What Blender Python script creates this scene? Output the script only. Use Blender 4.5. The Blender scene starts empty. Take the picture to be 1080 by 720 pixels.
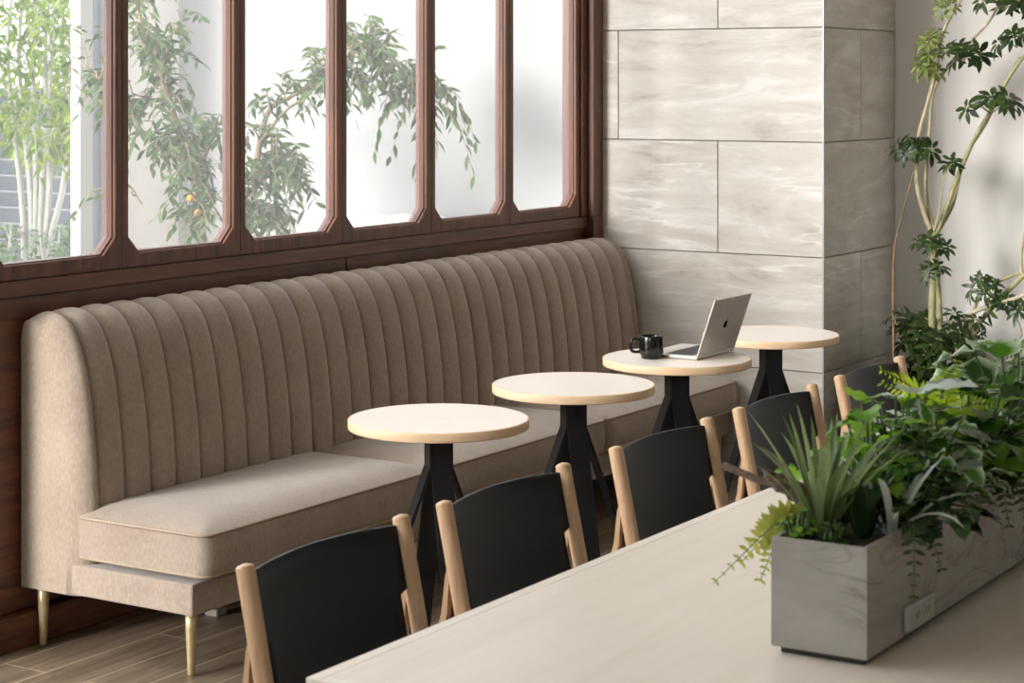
import bpy, bmesh, math, random
from mathutils import Vector, Matrix, noise as mnoise
SC = bpy.context.scene
COL = SC.collection
PI = math.pi
V = Vector
rnd = random.Random(7)

# ------------------------------------------------------------------ camera
F_PX, TH, Y_H, CAM_H = 2100.0, math.radians(32), 88.0, 1.65
cam_d = bpy.data.cameras.new('camera')
cam = bpy.data.objects.new('camera', cam_d)
COL.objects.link(cam)
cam.location = (0, 0, CAM_H)
cam.rotation_euler = (PI/2, 0, TH)
cam_d.sensor_width = 36.0
cam_d.lens = 36.0*F_PX/1080.0
cam_d.shift_y = -(360.0-Y_H)/1080.0
cam_d.dof.use_dof = True
cam_d.dof.focus_distance = 6.0
cam_d.dof.aperture_fstop = 9.0
SC.camera = cam
FW = V((-math.sin(TH), math.cos(TH), 0))
RT = V((math.cos(TH), math.sin(TH), 0))


def ray(px, py):
    return FW + RT*((px-540)/F_PX) + V((0, 0, (Y_H-py)/F_PX))


def on_y(px, py, y):          # a point of the photograph at a known distance along the room
    r = ray(px, py)
    return V((0, 0, CAM_H)) + r*(y/r.y)


def on_x(px, py, x):
    r = ray(px, py)
    return V((0, 0, CAM_H)) + r*(x/r.x)


def at_d(px, py, d):
    return V((0, 0, CAM_H)) + ray(px, py)*d

# ------------------------------------------------------------------ materials


def lin(c):
    return tuple(((v/255)/12.92 if v/255 <= .04045 else ((v/255+.055)/1.055)**2.4) for v in c)+(1,)


class NT:
    def __init__(s, name):
        s.m = bpy.data.materials.new(name)
        s.m.use_nodes = True
        s.t = s.m.node_tree
        s.t.nodes.clear()
        s.out = s.n('ShaderNodeOutputMaterial')

    def n(s, typ, **kw):
        nd = s.t.nodes.new(typ)
        for k, v in kw.items():
            if k in ('operation', 'blend_type', 'data_type', 'distribution', 'noise_dimensions', 'wave_type',
                     'bands_direction', 'offset', 'offset_frequency', 'squash', 'feature', 'interpolation_type', 'vector_type', 'wave_profile'):
                setattr(nd, k, v)
            else:
                key = int(k[1:]) if k[0] == '_' and k[1:].isdigit() else k.replace('__', ' ')
                nd.inputs[key].default_value = v
        return nd

    def l(s, a, b):
        s.t.links.new(a, b)

    def ramp(s, fac, stops):
        r = s.n('ShaderNodeValToRGB')
        el = r.color_ramp.elements
        while len(el) < len(stops):
            el.new(.5)
        for e, (p, c) in zip(el, stops):
            e.position = p
            e.color = c
        s.l(fac, r.inputs[0])
        return r.outputs[0]

    def coord(s, scale=(1, 1, 1), rot=(0, 0, 0), which='Object'):
        tc = s.n('ShaderNodeTexCoord')
        mp = s.n('ShaderNodeMapping')
        mp.inputs['Scale'].default_value = scale
        mp.inputs['Rotation'].default_value = rot
        s.l(tc.outputs[which], mp.inputs[0])
        return mp.outputs[0]

    def noise(s, vec, scale, detail=4, rough=.55, dist=0):
        n = s.n('ShaderNodeTexNoise', Scale=scale, Detail=detail, Roughness=rough, Distortion=dist)
        s.l(vec, n.inputs['Vector'])
        return n.outputs[0]

    def bsdf(s, color=None, rough=.5, metal=0, spec=.5, **kw):
        b = s.n('ShaderNodeBsdfPrincipled', Roughness=rough, Metallic=metal)
        b.inputs['Specular IOR Level'].default_value = spec
        if color is not None:
            if isinstance(color, tuple):
                b.inputs['Base Color'].default_value = color
            else:
                s.l(color, b.inputs['Base Color'])
        for k, v in kw.items():
            b.inputs[k.replace('__', ' ')].default_value = v
        s.l(b.outputs[0], s.out.inputs[0])
        return b

    def bump(s, b, h, strength=.3, dist=.01):
        n = s.n('ShaderNodeBump', Strength=strength, Distance=dist)
        s.l(h, n.inputs['Height'])
        s.l(n.outputs[0], b.inputs['Normal'])


def m_plain(name, rgb, rough=.5, metal=0, var=.06, scale=40, spec=.5):
    t = NT(name)
    c = lin(rgb)
    v = t.noise(t.coord(), scale, 3)
    a = tuple(min(1, x*(1-var)) for x in c[:3])+(1,)
    b = tuple(min(1, x*(1+var)) for x in c[:3])+(1,)
    t.bsdf(t.ramp(v, [(.3, a), (.7, b)]), rough, metal, spec)
    return t.m


def m_wood(name, dark, light, scale, rough=.45, bump=.1, fine=1.0, dist=1.2):
    t = NT(name)
    v = t.coord(scale)
    n1 = t.noise(v, 3.0*fine, 6, .6, dist)
    n2 = t.noise(v, 14*fine, 4, .6)
    mx = t.n('ShaderNodeMath', operation='MULTIPLY_ADD', _1=.35)
    t.l(n2, mx.inputs[0])
    t.l(n1, mx.inputs[2])
    b = t.bsdf(t.ramp(mx.outputs[0], [(.42, lin(dark)), (.85, lin(light))]), rough)
    t.bump(b, n2, bump, .002)
    return t.m


def m_fabric(name, dark, light):
    t = NT(name)
    v = t.coord()
    n1 = t.noise(t.coord((1, 1, .35)), 160, 4, .7)
    n2 = t.noise(v, 6, 3)
    n3 = t.noise(v, 700, 2)
    mx = t.n('ShaderNodeMath', operation='MULTIPLY_ADD', _1=.35)
    t.l(n2, mx.inputs[0])
    t.l(n1, mx.inputs[2])
    b = t.bsdf(t.ramp(mx.outputs[0], [(.45, lin(dark)), (.92, lin(light))]), .92, 0, .2)
    b.inputs['Sheen Weight'].default_value = .35
    b.inputs['Sheen Roughness'].default_value = .5
    ad = t.n('ShaderNodeMath', operation='ADD')
    t.l(n1, ad.inputs[0])
    t.l(n3, ad.inputs[1])
    t.bump(b, ad.outputs[0], .25, .002)
    return t.m


def m_stone(name):
    t = NT(name)
    geo = t.n('ShaderNodeNewGeometry')
    tc = t.n('ShaderNodeTexCoord')
    ofs = t.n('ShaderNodeVectorMath', operation='MULTIPLY_ADD')
    cx = t.n('ShaderNodeCombineXYZ')
    sc = t.n('ShaderNodeMath', operation='MULTIPLY', _1=37.0)
    t.l(geo.outputs['Random Per Island'], sc.inputs[0])
    for i in range(3):
        t.l(sc.outputs[0], cx.inputs[i])
    t.l(tc.outputs['Object'], ofs.inputs[0])
    ofs.inputs[1].default_value = (1, 1, 1)
    t.l(cx.outputs[0], ofs.inputs[2])
    def mp(s):
        m = t.n('ShaderNodeMapping')
        m.inputs['Scale'].default_value = s
        t.l(ofs.outputs[0], m.inputs[0])
        return m.outputs[0]
    big = t.noise(mp((.9, .9, 3.2)), 1.6, 5, .6, 1.6)
    band = t.noise(mp((.6, .6, 7.0)), 2.6, 8, .62, .5)
    fine = t.noise(mp((3, 3, 14)), 9, 6, .7)
    pits = t.noise(mp((8, 8, 20)), 9, 3, .7)
    a = t.n('ShaderNodeMath', operation='MULTIPLY_ADD', _1=.45)
    t.l(band, a.inputs[0])
    t.l(big, a.inputs[2])
    a2 = t.n('ShaderNodeMath', operation='MULTIPLY_ADD', _1=.22)
    t.l(fine, a2.inputs[0])
    t.l(a.outputs[0], a2.inputs[2])
    col = t.ramp(a2.outputs[0], [(.58, lin((166, 156, 142))), (.74, lin((192, 185, 174))), (.88, lin((202, 196, 186))), (1.02, lin((216, 211, 203)))])
    pm = t.ramp(pits, [(.24, (.45, .42, .38, 1)), (.30, (1, 1, 1, 1))])
    mx = t.n('ShaderNodeMix', data_type='RGBA', blend_type='MULTIPLY')
    mx.inputs[0].default_value = .5
    t.l(col, mx.inputs[6])
    t.l(pm, mx.inputs[7])
    vn = t.noise(mp((.5, .5, 4.4)), 1.9, 5, .55, .35)
    vs = t.n('ShaderNodeMath', operation='SUBTRACT', _1=.5)
    t.l(vn, vs.inputs[0])
    va = t.n('ShaderNodeMath', operation='ABSOLUTE')
    t.l(vs.outputs[0], va.inputs[0])
    vm = t.ramp(va.outputs[0], [(0, (1, 1, 1, 1)), (.022, (0, 0, 0, 1))])
    gate = t.ramp(t.noise(mp((1, 1, 2)), 2.2, 3), [(.44, (0, 0, 0, 1)), (.62, (1, 1, 1, 1))])
    vg = t.n('ShaderNodeMath', operation='MULTIPLY')
    t.l(vm, vg.inputs[0])
    t.l(gate, vg.inputs[1])
    vg2 = t.n('ShaderNodeMath', operation='MULTIPLY', _1=.6)
    t.l(vg.outputs[0], vg2.inputs[0])
    lt_ = t.n('ShaderNodeMix', data_type='RGBA')
    t.l(vg2.outputs[0], lt_.inputs[0])
    t.l(mx.outputs[2], lt_.inputs[6])
    lt_.inputs[7].default_value = lin((240, 236, 230))
    mx = lt_
    b = t.bsdf(mx.outputs[2], .42, 0, .4)
    t.bump(b, band, .04, .002)
    return t.m


def m_marble(name):
    t = NT(name)
    v = t.coord((1.0, 1.0, 2.6), (0, .25, 0))
    n = t.noise(v, 3.2, 7, .6, 1.8)
    ab = t.n('ShaderNodeMath', operation='SUBTRACT', _1=.5)
    t.l(n, ab.inputs[0])
    aa = t.n('ShaderNodeMath', operation='ABSOLUTE')
    t.l(ab.outputs[0], aa.inputs[0])
    vein = t.ramp(aa.outputs[0], [(0, (0.42, .40, .38, 1)), (.010, (.74, .73, .71, 1)), (.04, (1, 1, 1, 1))])
    n2 = t.noise(v, 1.8, 6, .6, .8)
    base = t.ramp(n2, [(.3, lin((128, 122, 115))), (.7, lin((160, 155, 148)))])
    mask = t.ramp(t.noise(v, 1.3, 3), [(.48, (0, 0, 0, 1)), (.66, (1, 1, 1, 1))])
    mx = t.n('ShaderNodeMix', data_type='RGBA', blend_type='MULTIPLY')
    t.l(mask, mx.inputs[0])
    t.l(base, mx.inputs[6])
    t.l(vein, mx.inputs[7])
    t.bsdf(mx.outputs[2], .4, 0, .4)
    return t.m


def m_floor(name):
    t = NT(name)
    tc = t.n('ShaderNodeTexCoord')
    sp = t.n('ShaderNodeSeparateXYZ')
    t.l(tc.outputs['Object'], sp.inputs[0])
    cb = t.n('ShaderNodeCombineXYZ')
    t.l(sp.outputs[1], cb.inputs[0])
    t.l(sp.outputs[0], cb.inputs[1])
    mp = t.n('ShaderNodeMapping')
    mp.inputs['Location'].default_value = (-4.505+9.3, 4.224+.158*20, 0)
    t.l(cb.outputs[0], mp.inputs[0])
    br = t.n('ShaderNodeTexBrick', offset=.5, offset_frequency=2, squash=1.0, Scale=1.0, Mortar__Size=.0035, Mortar__Smooth=.1, Bias=0.0, Brick__Width=.93, Row__Height=.158)
    br.inputs['Color1'].default_value = (0.1, .1, .1, 1)
    br.inputs['Color2'].default_value = (.9, .9, .9, 1)
    br.inputs['Mortar'].default_value = (.5, .5, .5, 1)
    t.l(mp.outputs[0], br.inputs['Vector'])
    # grain follows each plank and starts anew in it
    m2 = t.n('ShaderNodeMapping')
    m2.inputs['Scale'].default_value = (1.2, 14, 1)
    t.l(cb.outputs[0], m2.inputs[0])
    of = t.n('ShaderNodeVectorMath', operation='ADD')
    t.l(m2.outputs[0], of.inputs[0])
    s7 = t.n('ShaderNodeVectorMath', operation='SCALE')
    s7.inputs['Scale'].default_value = 30
    t.l(br.outputs['Color'], s7.inputs[0])
    t.l(s7.outputs[0], of.inputs[1])
    g = t.noise(of.outputs[0], 2.2, 6, .62, .8)
    col = t.ramp(g, [(.3, lin((98, 82, 66))), (.5, lin((130, 112, 93))), (.72, lin((152, 136, 116)))])
    tone = t.n('ShaderNodeMix', data_type='RGBA', blend_type='OVERLAY')
    tone.inputs[0].default_value = .22
    t.l(col, tone.inputs[6])
    t.l(br.outputs['Color'], tone.inputs[7])
    mx = t.n('ShaderNodeMix', data_type='RGBA')
    t.l(br.outputs['Fac'], mx.inputs[0])
    t.l(tone.outputs[2], mx.inputs[6])
    mx.inputs[7].default_value = lin((186, 168, 140))
    b = t.bsdf(mx.outputs[2], .36, 0, .45)
    iv = t.n('ShaderNodeMath', operation='SUBTRACT', _0=1.0)
    t.l(br.outputs['Fac'], iv.inputs[1])
    t.bump(b, iv.outputs[0], .2, .002)
    return t.m


def m_leaf(name, dark, light, trans=.35, rough=.45, spec=.4, edge=None):
    t = NT(name)
    geo = t.n('ShaderNodeNewGeometry')
    col = t.ramp(geo.outputs['Random Per Island'], [(0, lin(dark)), (1, lin(light))])
    n = t.noise(t.coord(), 60, 3)
    hs = t.n('ShaderNodeHueSaturation')
    mr = t.n('ShaderNodeMapRange')
    mr.inputs['To Min'].default_value = .8
    mr.inputs['To Max'].default_value = 1.2
    t.l(n, mr.inputs[0])
    t.l(mr.outputs[0], hs.inputs['Value'])
    t.l(col, hs.inputs['Color'])
    colour = hs.outputs[0]
    if edge:
        at = t.n('ShaderNodeAttribute')
        at.attribute_name = 'rim'
        mxe = t.n('ShaderNodeMix', data_type='RGBA')
        t.l(at.outputs['Fac'], mxe.inputs[0])
        t.l(colour, mxe.inputs[6])
        mxe.inputs[7].default_value = lin(edge)
        colour = mxe.outputs[2]
    b = t.bsdf(colour, rough, 0, spec)
    tr = t.n('ShaderNodeBsdfTranslucent')
    br = t.n('ShaderNodeHueSaturation', Value=1.5, Saturation=1.1)
    t.l(colour, br.inputs['Color'])
    t.l(br.outputs[0], tr.inputs[0])
    mx = t.n('ShaderNodeMixShader', _0=trans)
    t.l(b.outputs[0], mx.inputs[1])
    t.l(tr.outputs[0], mx.inputs[2])
    t.l(mx.outputs[0], t.out.inputs[0])
    return t.m


def m_glass(name, haze=.10, tint=.99):
    t = NT(name)
    tr = t.n('ShaderNodeBsdfTransparent')
    tr.inputs[0].default_value = (tint, tint, tint, 1)
    df = t.n('ShaderNodeBsdfTranslucent')
    df.inputs[0].default_value = (.93, .95, .95, 1)
    mx = t.n('ShaderNodeMixShader', _0=haze)
    t.l(tr.outputs[0], mx.inputs[1])
    t.l(df.outputs[0], mx.inputs[2])
    gl = t.n('ShaderNodeBsdfGlossy', Roughness=.02)
    fr = t.n('ShaderNodeFresnel', IOR=1.3)
    geo = t.n('ShaderNodeNewGeometry')
    inv = t.n('ShaderNodeMath', operation='SUBTRACT', _0=1.0)
    t.l(geo.outputs['Backfacing'], inv.inputs[1])
    ml = t.n('ShaderNodeMath', operation='MULTIPLY')
    t.l(fr.outputs[0], ml.inputs[0])
    t.l(inv.outputs[0], ml.inputs[1])
    m2 = t.n('ShaderNodeMixShader')
    t.l(ml.outputs[0], m2.inputs[0])
    t.l(mx.outputs[0], m2.inputs[1])
    t.l(gl.outputs[0], m2.inputs[2])
    t.l(m2.outputs[0], t.out.inputs[0])
    return t.m


M = dict(
    walnut_h=m_wood('walnut_horizontal', (47, 24, 15), (117, 71, 47), (6, .55, 9), .42, .08),
    walnut_v=m_wood('walnut_vertical', (53, 29, 20), (122, 77, 55), (9, 9, .5), .42, .08),
    beech=m_wood('beech', (164, 127, 94), (206, 172, 134), (9, 9, .8), .45, .04),
    birch=m_wood('birch_edge', (214, 178, 136), (236, 207, 171), (2, 2, 40), .5, .03),
    laminate=m_plain('pale_laminate', (238, 228, 215), .38, 0, .02, 9),
    oak=m_wood('pale_oak', (212, 199, 181), (222, 210, 194), (7, .5, 7), .3, .03, dist=.6),
    oak_edge=m_wood('pale_oak_edge', (212, 200, 183), (230, 220, 206), (7, .5, 7), .3, .03, dist=.6),
    fabric=m_fabric('taupe_fabric', (147, 130, 114), (179, 163, 147)),
    pale_fabric=m_fabric('pale_grey_fabric', (196, 192, 186), (228, 225, 221)),
    piping=m_plain('piping_fabric', (168, 150, 130), .9, 0, .1, 200),
    brass=m_plain('brass', (198, 178, 138), .38, .5, .05),
    steel=m_plain('black_steel', (30, 31, 34), .42, .3, .1),
    black_leather=m_plain('black_leather', (9, 11, 15), .5, 0, .12, 90, .35),
    stone=m_stone('travertine_tile'),
    grout=m_plain('grout', (142, 134, 124), .9),
    metal_edge=m_plain('edge_trim_metal', (176, 174, 169), .35, .5),
    marble=m_marble('grey_marble'),
    floor=m_floor('wood_plank_tile'),
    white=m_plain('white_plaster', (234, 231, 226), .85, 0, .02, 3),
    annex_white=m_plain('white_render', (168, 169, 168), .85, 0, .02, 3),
    post_white=m_plain('white_post', (190, 189, 187), .6, 0, .02),
    frame_grey=m_plain('window_aluminium', (150, 158, 166), .4, .3),
    room=m_plain('room_plaster', (186, 180, 170), .9, 0, .03, 4),
    ceil=m_plain('ceiling_plaster', (205, 200, 192), .9, 0, .02, 4),
    glass=m_glass('window_glass', .035, .78),
    clear=m_glass('door_glass', .03),
    alu=m_plain('silver_aluminium', (200, 195, 187), .38, .35, .02),
    key=m_plain('dark_key', (42, 42, 45), .5),
    screen=m_plain('screen_glass', (14, 14, 16), .12),
    emblem=m_plain('dark_mirror', (20, 18, 17), .2, .3),
    mug=m_plain('black_glaze', (14, 14, 15), .18),
    coffee=m_plain('coffee', (40, 22, 12), .15),
    soil=m_plain('soil', (48, 36, 27), .95, 0, .4, 90),
    pot=m_plain('dark_planter', (38, 35, 33), .6),
    drift=m_wood('driftwood', (52, 38, 30), (120, 98, 80), (30, 4, 30), .8, .4),
    socket=m_plain('socket_plastic', (166, 162, 155), .4, 0, .02),
    slot=m_plain('socket_slot', (40, 38, 36), .6),
    bark=m_wood('pale_bark', (150, 138, 108), (206, 197, 165), (14, 14, 5), .75, .3),
    bark_green=m_wood('green_bark', (120, 122, 76), (186, 180, 134), (14, 14, 5), .7, .3),
    stem_green=m_plain('green_stem', (70, 88, 42), .5),
    bark_brown=m_wood('brown_bark', (108, 88, 66), (170, 150, 122), (14, 14, 5), .8, .3),
    bark_white=m_wood('white_bark', (132, 130, 122), (180, 178, 170), (14, 14, 5), .8, .3),
    scheff=m_leaf('umbrella_leaf', (26, 44, 20), (70, 92, 42), .22, .35),
    scheff_young=m_leaf('young_umbrella_leaf', (92, 112, 48), (150, 160, 88), .3, .4),
    ficus=m_leaf('weeping_leaf', (40, 64, 36), (104, 130, 68), .38, .4),
    garden=m_leaf('garden_leaf', (66, 92, 28), (138, 156, 56), .5, .5),
    shrub=m_leaf('shrub_leaf', (70, 92, 62), (116, 134, 100), .4, .5),
    sword=m_leaf('sword_leaf', (60, 80, 42), (150, 164, 116), .35, .28),
    silver=m_leaf('silver_leaf', (168, 180, 168), (214, 220, 210), .3, .5),
    lettuce=m_leaf('pale_green_leaf', (84, 134, 40), (162, 200, 86), .5, .28),
    begonia=m_leaf('variegated_leaf', (40, 74, 28), (96, 138, 56), .35, .25, edge=(206, 220, 190)),
    dark_leaf=m_leaf('dark_leaf', (24, 40, 22), (64, 88, 50), .25, .22),
    ivy=m_leaf('ivy_leaf', (34, 60, 20), (100, 140, 48), .4, .26),
    fern=m_leaf('fern_leaf', (128, 160, 44), (190, 206, 84), .5, .45),
    fern_dark=m_leaf('dark_fern_leaf', (44, 62, 30), (84, 100, 52), .3, .5),
    fern_dry=m_leaf('yellow_fern_leaf', (140, 146, 58), (176, 176, 86), .4, .5),
    siding=m_plain('grey_siding', (62, 68, 75), .7, 0, .12, 8),
    siding_line=m_plain('pale_joint', (150, 152, 152), .8),
    lawn=m_plain('garden_soil', (110, 108, 88), .95, 0, .3, 14),
    fruit=m_plain('orange_fruit', (222, 150, 52), .4),
)

# ------------------------------------------------------------------ mesh helpers


def smooth(bm, on=True):
    for f in bm.faces:
        f.smooth = on


def merge(bm, src, mi=0):
    m = {}
    for v in src.verts:
        m[v] = bm.verts.new(v.co)
    for f in src.faces:
        nf = bm.faces.new([m[v] for v in f.verts])
        nf.smooth = f.smooth
        nf.material_index = mi
    src.free()


def box(bm, x0, x1, y0, y1, z0, z1, bev=0, seg=2, mi=0):
    t = bmesh.new()
    bmesh.ops.create_cube(t, size=1)
    for v in t.verts:
        v.co = V(((x0+x1)/2+v.co.x*(x1-x0), (y0+y1)/2+v.co.y*(y1-y0), (z0+z1)/2+v.co.z*(z1-z0)))
    if bev:
        bmesh.ops.bevel(t, geom=t.edges[:], offset=bev, segments=seg, affect='EDGES', profile=.5)
    merge(bm, t, mi)


def obox(bm, c, ax, ay, az, hx, hy, hz, bev=0, mi=0):   # an oriented box
    t = bmesh.new()
    bmesh.ops.create_cube(t, size=2)
    for v in t.verts:
        v.co = V((v.co.x*hx, v.co.y*hy, v.co.z*hz))
    if bev:
        bmesh.ops.bevel(t, geom=t.edges[:], offset=bev, segments=2, affect='EDGES', profile=.5)
    c, ax, ay, az = V(c), V(ax), V(ay), V(az)
    for v in t.verts:
        v.co = c + ax*v.co.x + ay*v.co.y + az*v.co.z
    merge(bm, t, mi)


def loft(bm, loops, closed=True, cap=True, sm=True, mi=0):
    rows = [[bm.verts.new(p) for p in lp] for lp in loops]
    n = len(rows[0])
    for a, b in zip(rows[:-1], rows[1:]):
        for i in range(n if closed else n-1):
            j = (i+1) % n
            f = bm.faces.new((a[i], a[j], b[j], b[i]))
            f.smooth = sm
            f.material_index = mi
    if cap and closed:
        for r in (rows[0][::-1], rows[-1]):
            f = bm.faces.new(r)
            f.material_index = mi
    return rows


def frame_axes(d):
    d = d.normalized()
    up = V((0, 0, 1)) if abs(d.z) < .93 else V((1, 0, 0))
    a = d.cross(up).normalized()
    return a, a.cross(d).normalized()


def tube(bm, pts, rad, seg=8, cap=True, mi=0, dome=0):
    pts = [V(p) for p in pts]
    if not isinstance(rad, (list, tuple)):
        rad = [rad]*len(pts)
    loops = []
    a = None
    for i, p in enumerate(pts):
        d = pts[min(i+1, len(pts)-1)]-pts[max(i-1, 0)]
        d.normalize()
        if a is None:
            a, b = frame_axes(d)
        else:
            a = (a-d*a.dot(d)).normalized()
            b = a.cross(d).normalized()
        loops.append([p+(a*math.cos(2*PI*k/seg)+b*math.sin(2*PI*k/seg))*rad[i] for k in range(seg)])
    loft(bm, loops, True, cap, True, mi)


def rod(bm, p0, p1, r, seg=16, dome=.5):     # a dowel with rounded ends
    p0, p1 = V(p0), V(p1)
    d = (p1-p0).normalized()
    ks = [0, .35, .65, .88, 1]
    pts, rr = [], []
    for k in ks:
        pts.append(p0+d*(r*dome*(k)))
        rr.append(r*math.sqrt(max(0.04, 1-(1-k)**2)))
    for k in reversed(ks):
        pts.append(p1-d*(r*dome*k))
        rr.append(r*math.sqrt(max(0.04, 1-(1-k)**2)))
    tube(bm, pts, rr, seg)


def lathe(bm, prof, c=(0, 0, 0), seg=48, mi=0, sm=True):
    c = V(c)
    loops = [[c+V((r*math.cos(2*PI*k/seg), r*math.sin(2*PI*k/seg), z)) for k in range(seg)] for r, z in prof]
    loft(bm, loops, True, True, sm, mi)


def catmull(pts, n=8):
    pts = [V(p) for p in pts]
    P = [pts[0]*2-pts[1]]+pts+[pts[-1]*2-pts[-2]]
    out = []
    for i in range(1, len(P)-2):
        for k in range(n):
            t = k/n
            a, b, c, d = P[i-1], P[i], P[i+1], P[i+2]
            out.append(.5*((2*b)+(c-a)*t+(2*a-5*b+4*c-d)*t*t+(3*b-a-3*c+d)*t**3))
    out.append(pts[-1])
    return out


LEAFW = dict(
    oval=[.05, .62, .95, 1, .82, .5, 0.0],
    pointed=[.04, .55, .9, .95, .7, .34, 0.0],
    sword=[.55, .8, .95, 1, .88, .6, .0],
    round=[.25, .85, 1.0, 1.0, .92, .66, .05],
    heart=[.75, 1.0, .98, .86, .64, .34, 0.0],
    lobed=[.3, .95, .62, 1.0, .58, .7, 0.0],
    strap=[.6, .9, 1, 1, 1, .8, .0],
)


def leaf(bm, o, d, nrm, L, W, shape='pointed', droop=.2, fold=.15, wave=0, rim=None, r=rnd):
    o, d = V(o), V(d).normalized()
    nrm = V(nrm)
    nrm = (nrm-d*nrm.dot(d))
    if nrm.length < 1e-4:
        nrm = frame_axes(d)[1]
    nrm.normalize()
    s = d.cross(nrm).normalized()
    w = LEAFW[shape]
    n = len(w)
    ph = r.uniform(0, 6)
    rows = []
    p = o.copy()
    dd, nn = d.copy(), nrm.copy()
    for i in range(n):
        if i:
            ang = -droop/(n-1)
            dd, nn = (dd*math.cos(ang)+nn*math.sin(ang)), (nn*math.cos(ang)-dd*math.sin(ang))
            p = p+dd*(L/(n-1))
        hw = w[i]*W/2
        wa = wave*math.sin(i*2.4+ph)*W
        wb = wave*math.sin(i*2.4+ph+2)*W
        rows.append((p-s*hw+nn*(fold*hw+wa), p-s*hw*.5+nn*(fold*hw*.35+wa*.2), p, p+s*hw*.5+nn*(fold*hw*.35+wb*.2), p+s*hw+nn*(fold*hw+wb)))
    vs = [[bm.verts.new(q) for q in row] for row in rows]
    lay = bm.verts.layers.float.get('rim')
    if lay:
        for i, row in enumerate(vs):
            for k in (0, 4):
                row[k][lay] = 1.0
            if i == n-1:
                for k in range(5):
                    row[k][lay] = 1.0
    for a, b in zip(vs[:-1], vs[1:]):
        for k in range(4):
            f = bm.faces.new((a[k], a[k+1], b[k+1], b[k]))
            f.smooth = True


def origin_of(o):
    p = V((0, 0, 0))
    while o is not None:
        p = p+o.location
        o = o.parent
    return p


def obj(name, bm, mats, parent=None, loc=None, wn=False, recalc=True):
    """link ONE mesh object; bm is in world coordinates, its origin moves to the parent's (or loc)"""
    if recalc:
        bmesh.ops.recalc_face_normals(bm, faces=bm.faces[:])
    off = origin_of(parent) if parent else (V(loc) if loc is not None else V((0, 0, 0)))
    for v in bm.verts:
        v.co -= off
    me = bpy.data.meshes.new(name)
    bm.to_mesh(me)
    bm.free()
    for m in (mats if isinstance(mats, (list, tuple)) else [mats]):
        me.materials.append(m)
    o = bpy.data.objects.new(name, me)
    COL.objects.link(o)
    if parent:
        o.parent = parent
    elif loc is not None:
        o.location = loc
    return o


def tag(o, label, cat, group=None):
    o['label'] = label
    o['category'] = cat
    if group:
        o['group'] = group
    return o


def thing(name, label, cat, loc, group=None):
    o = bpy.data.objects.new(name, None)
    o.empty_display_size = .1
    COL.objects.link(o)
    o.location = loc
    return tag(o, label, cat, group)


def struct(name, bm, mats, **kw):
    o = obj(name, bm, mats, **kw)
    o['kind'] = 'structure'
    return o


def dup(root, loc, label):
    r = root.copy()
    COL.objects.link(r)
    r.location = loc
    r['label'] = label

    def kids(src, dst):
        for ch in [c for c in bpy.data.objects if c.parent == src]:
            c = ch.copy()
            COL.objects.link(c)
            c.parent = dst
            kids(ch, c)
    kids(root, r)
    return r


def B():
    return bmesh.new()


# ------------------------------------------------------------------ the room
XW = -4.33            # room face of the window wall
YC = 7.614            # front of the stone pillar
XC = -3.249           # right face of the pillar
YB = 8.42             # back wall

b = B(); box(b, -7.52, 4.2, -4.2, YB+.2, -.12, 0); struct('floor', b, M['floor'])
b = B(); box(b, XW-.1, 4.2, -4.2, YB+.2, 4.4, 4.55); struct('ceiling', b, M['ceil'])
b = B(); box(b, XC-.3, 4.2, YB, YB+.2, 0, 4.4); struct('wall_back', b, M['white'])
b = B(); box(b, 4.0, 4.2, -4.0, YB, 0, 4.4); struct('wall_right', b, M['room'])
b = B()
for a in ((XW-.1, 4.2, 0, 2.3), (XW-.1, -2.0, 2.3, 4.2), (.9, 4.2, 2.3, 4.2), (XW-.1, 4.2, 4.2, 4.4)):
    box(b, a[0], a[1], -4.2, -4.0, a[2], a[3])
struct('wall_front', b, M['room'])
b = B()
for a in ((-2.0, .9, 2.3, 2.36), (-2.0, .9, 4.14, 4.2), (-2.0, -1.94, 2.36, 4.14), (.84, .9, 2.36, 4.14), (-.58, -.52, 2.36, 4.14)):
    box(b, a[0], a[1], -4.13, -4.07, a[2], a[3], .003, 1)
d = struct('window_12', b, M['walnut_v'])  # unseen high window, added to bring sky light onto the back wall
g = B(); box(g, -1.945, .845, -4.103, -4.097, 2.355, 4.145); obj('pane', g, M['clear'], d)
b = B(); box(b, XW-.1, XW, -4.0, -3.1, 0, 4.4); struct('wall_front_left', b, M['room'])
b = B(); box(b, XW-.1, XW, -3.1, 2.0, 0, 1.7); struct('wall_left_side', b, M['room'])
b = B(); box(b, XW-.1, XW, -3.1, YC, 4.1, 4.4); struct('trim_1', b, M['walnut_h'])

# stone pillar: grout core, tiles laid in half bond
b = B()
box(b, XW-.1, XC-.012, YC+.012, YB, 0, 4.4, mi=1)
G = .0022
course = .474
for k in range(-2, 8):
    z0 = max(0, .933+course*k)
    z1 = min(4.4, .933+course*(k+1))
    if z1-z0 < .01:
        continue
    odd = k % 2
    js = [XW-.1]+([-4.211] if odd else [-3.73])+[XC]
    for a, c in zip(js[:-1], js[1:]):
        box(b, a+G, c-(G if c < XC else .002), YC, YC+.014, z0+G, z1-G, .0012, 1)
    js = [YC]+([8.017] if odd else [])+[YB]
    for a, c in zip(js[:-1], js[1:]):
        box(b, XC-.014, XC, a+(G if a > YC else .002), c-G, z0+G, z1-G, .0012, 1)
struct('wall_pillar', b, [M['stone'], M['grout']])
b = B(); box(b, XC-.005, XC+.003, YC-.003, YC+.005, 0, 4.4, .0015); struct('trim_2', b, M['metal_edge'])

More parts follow.
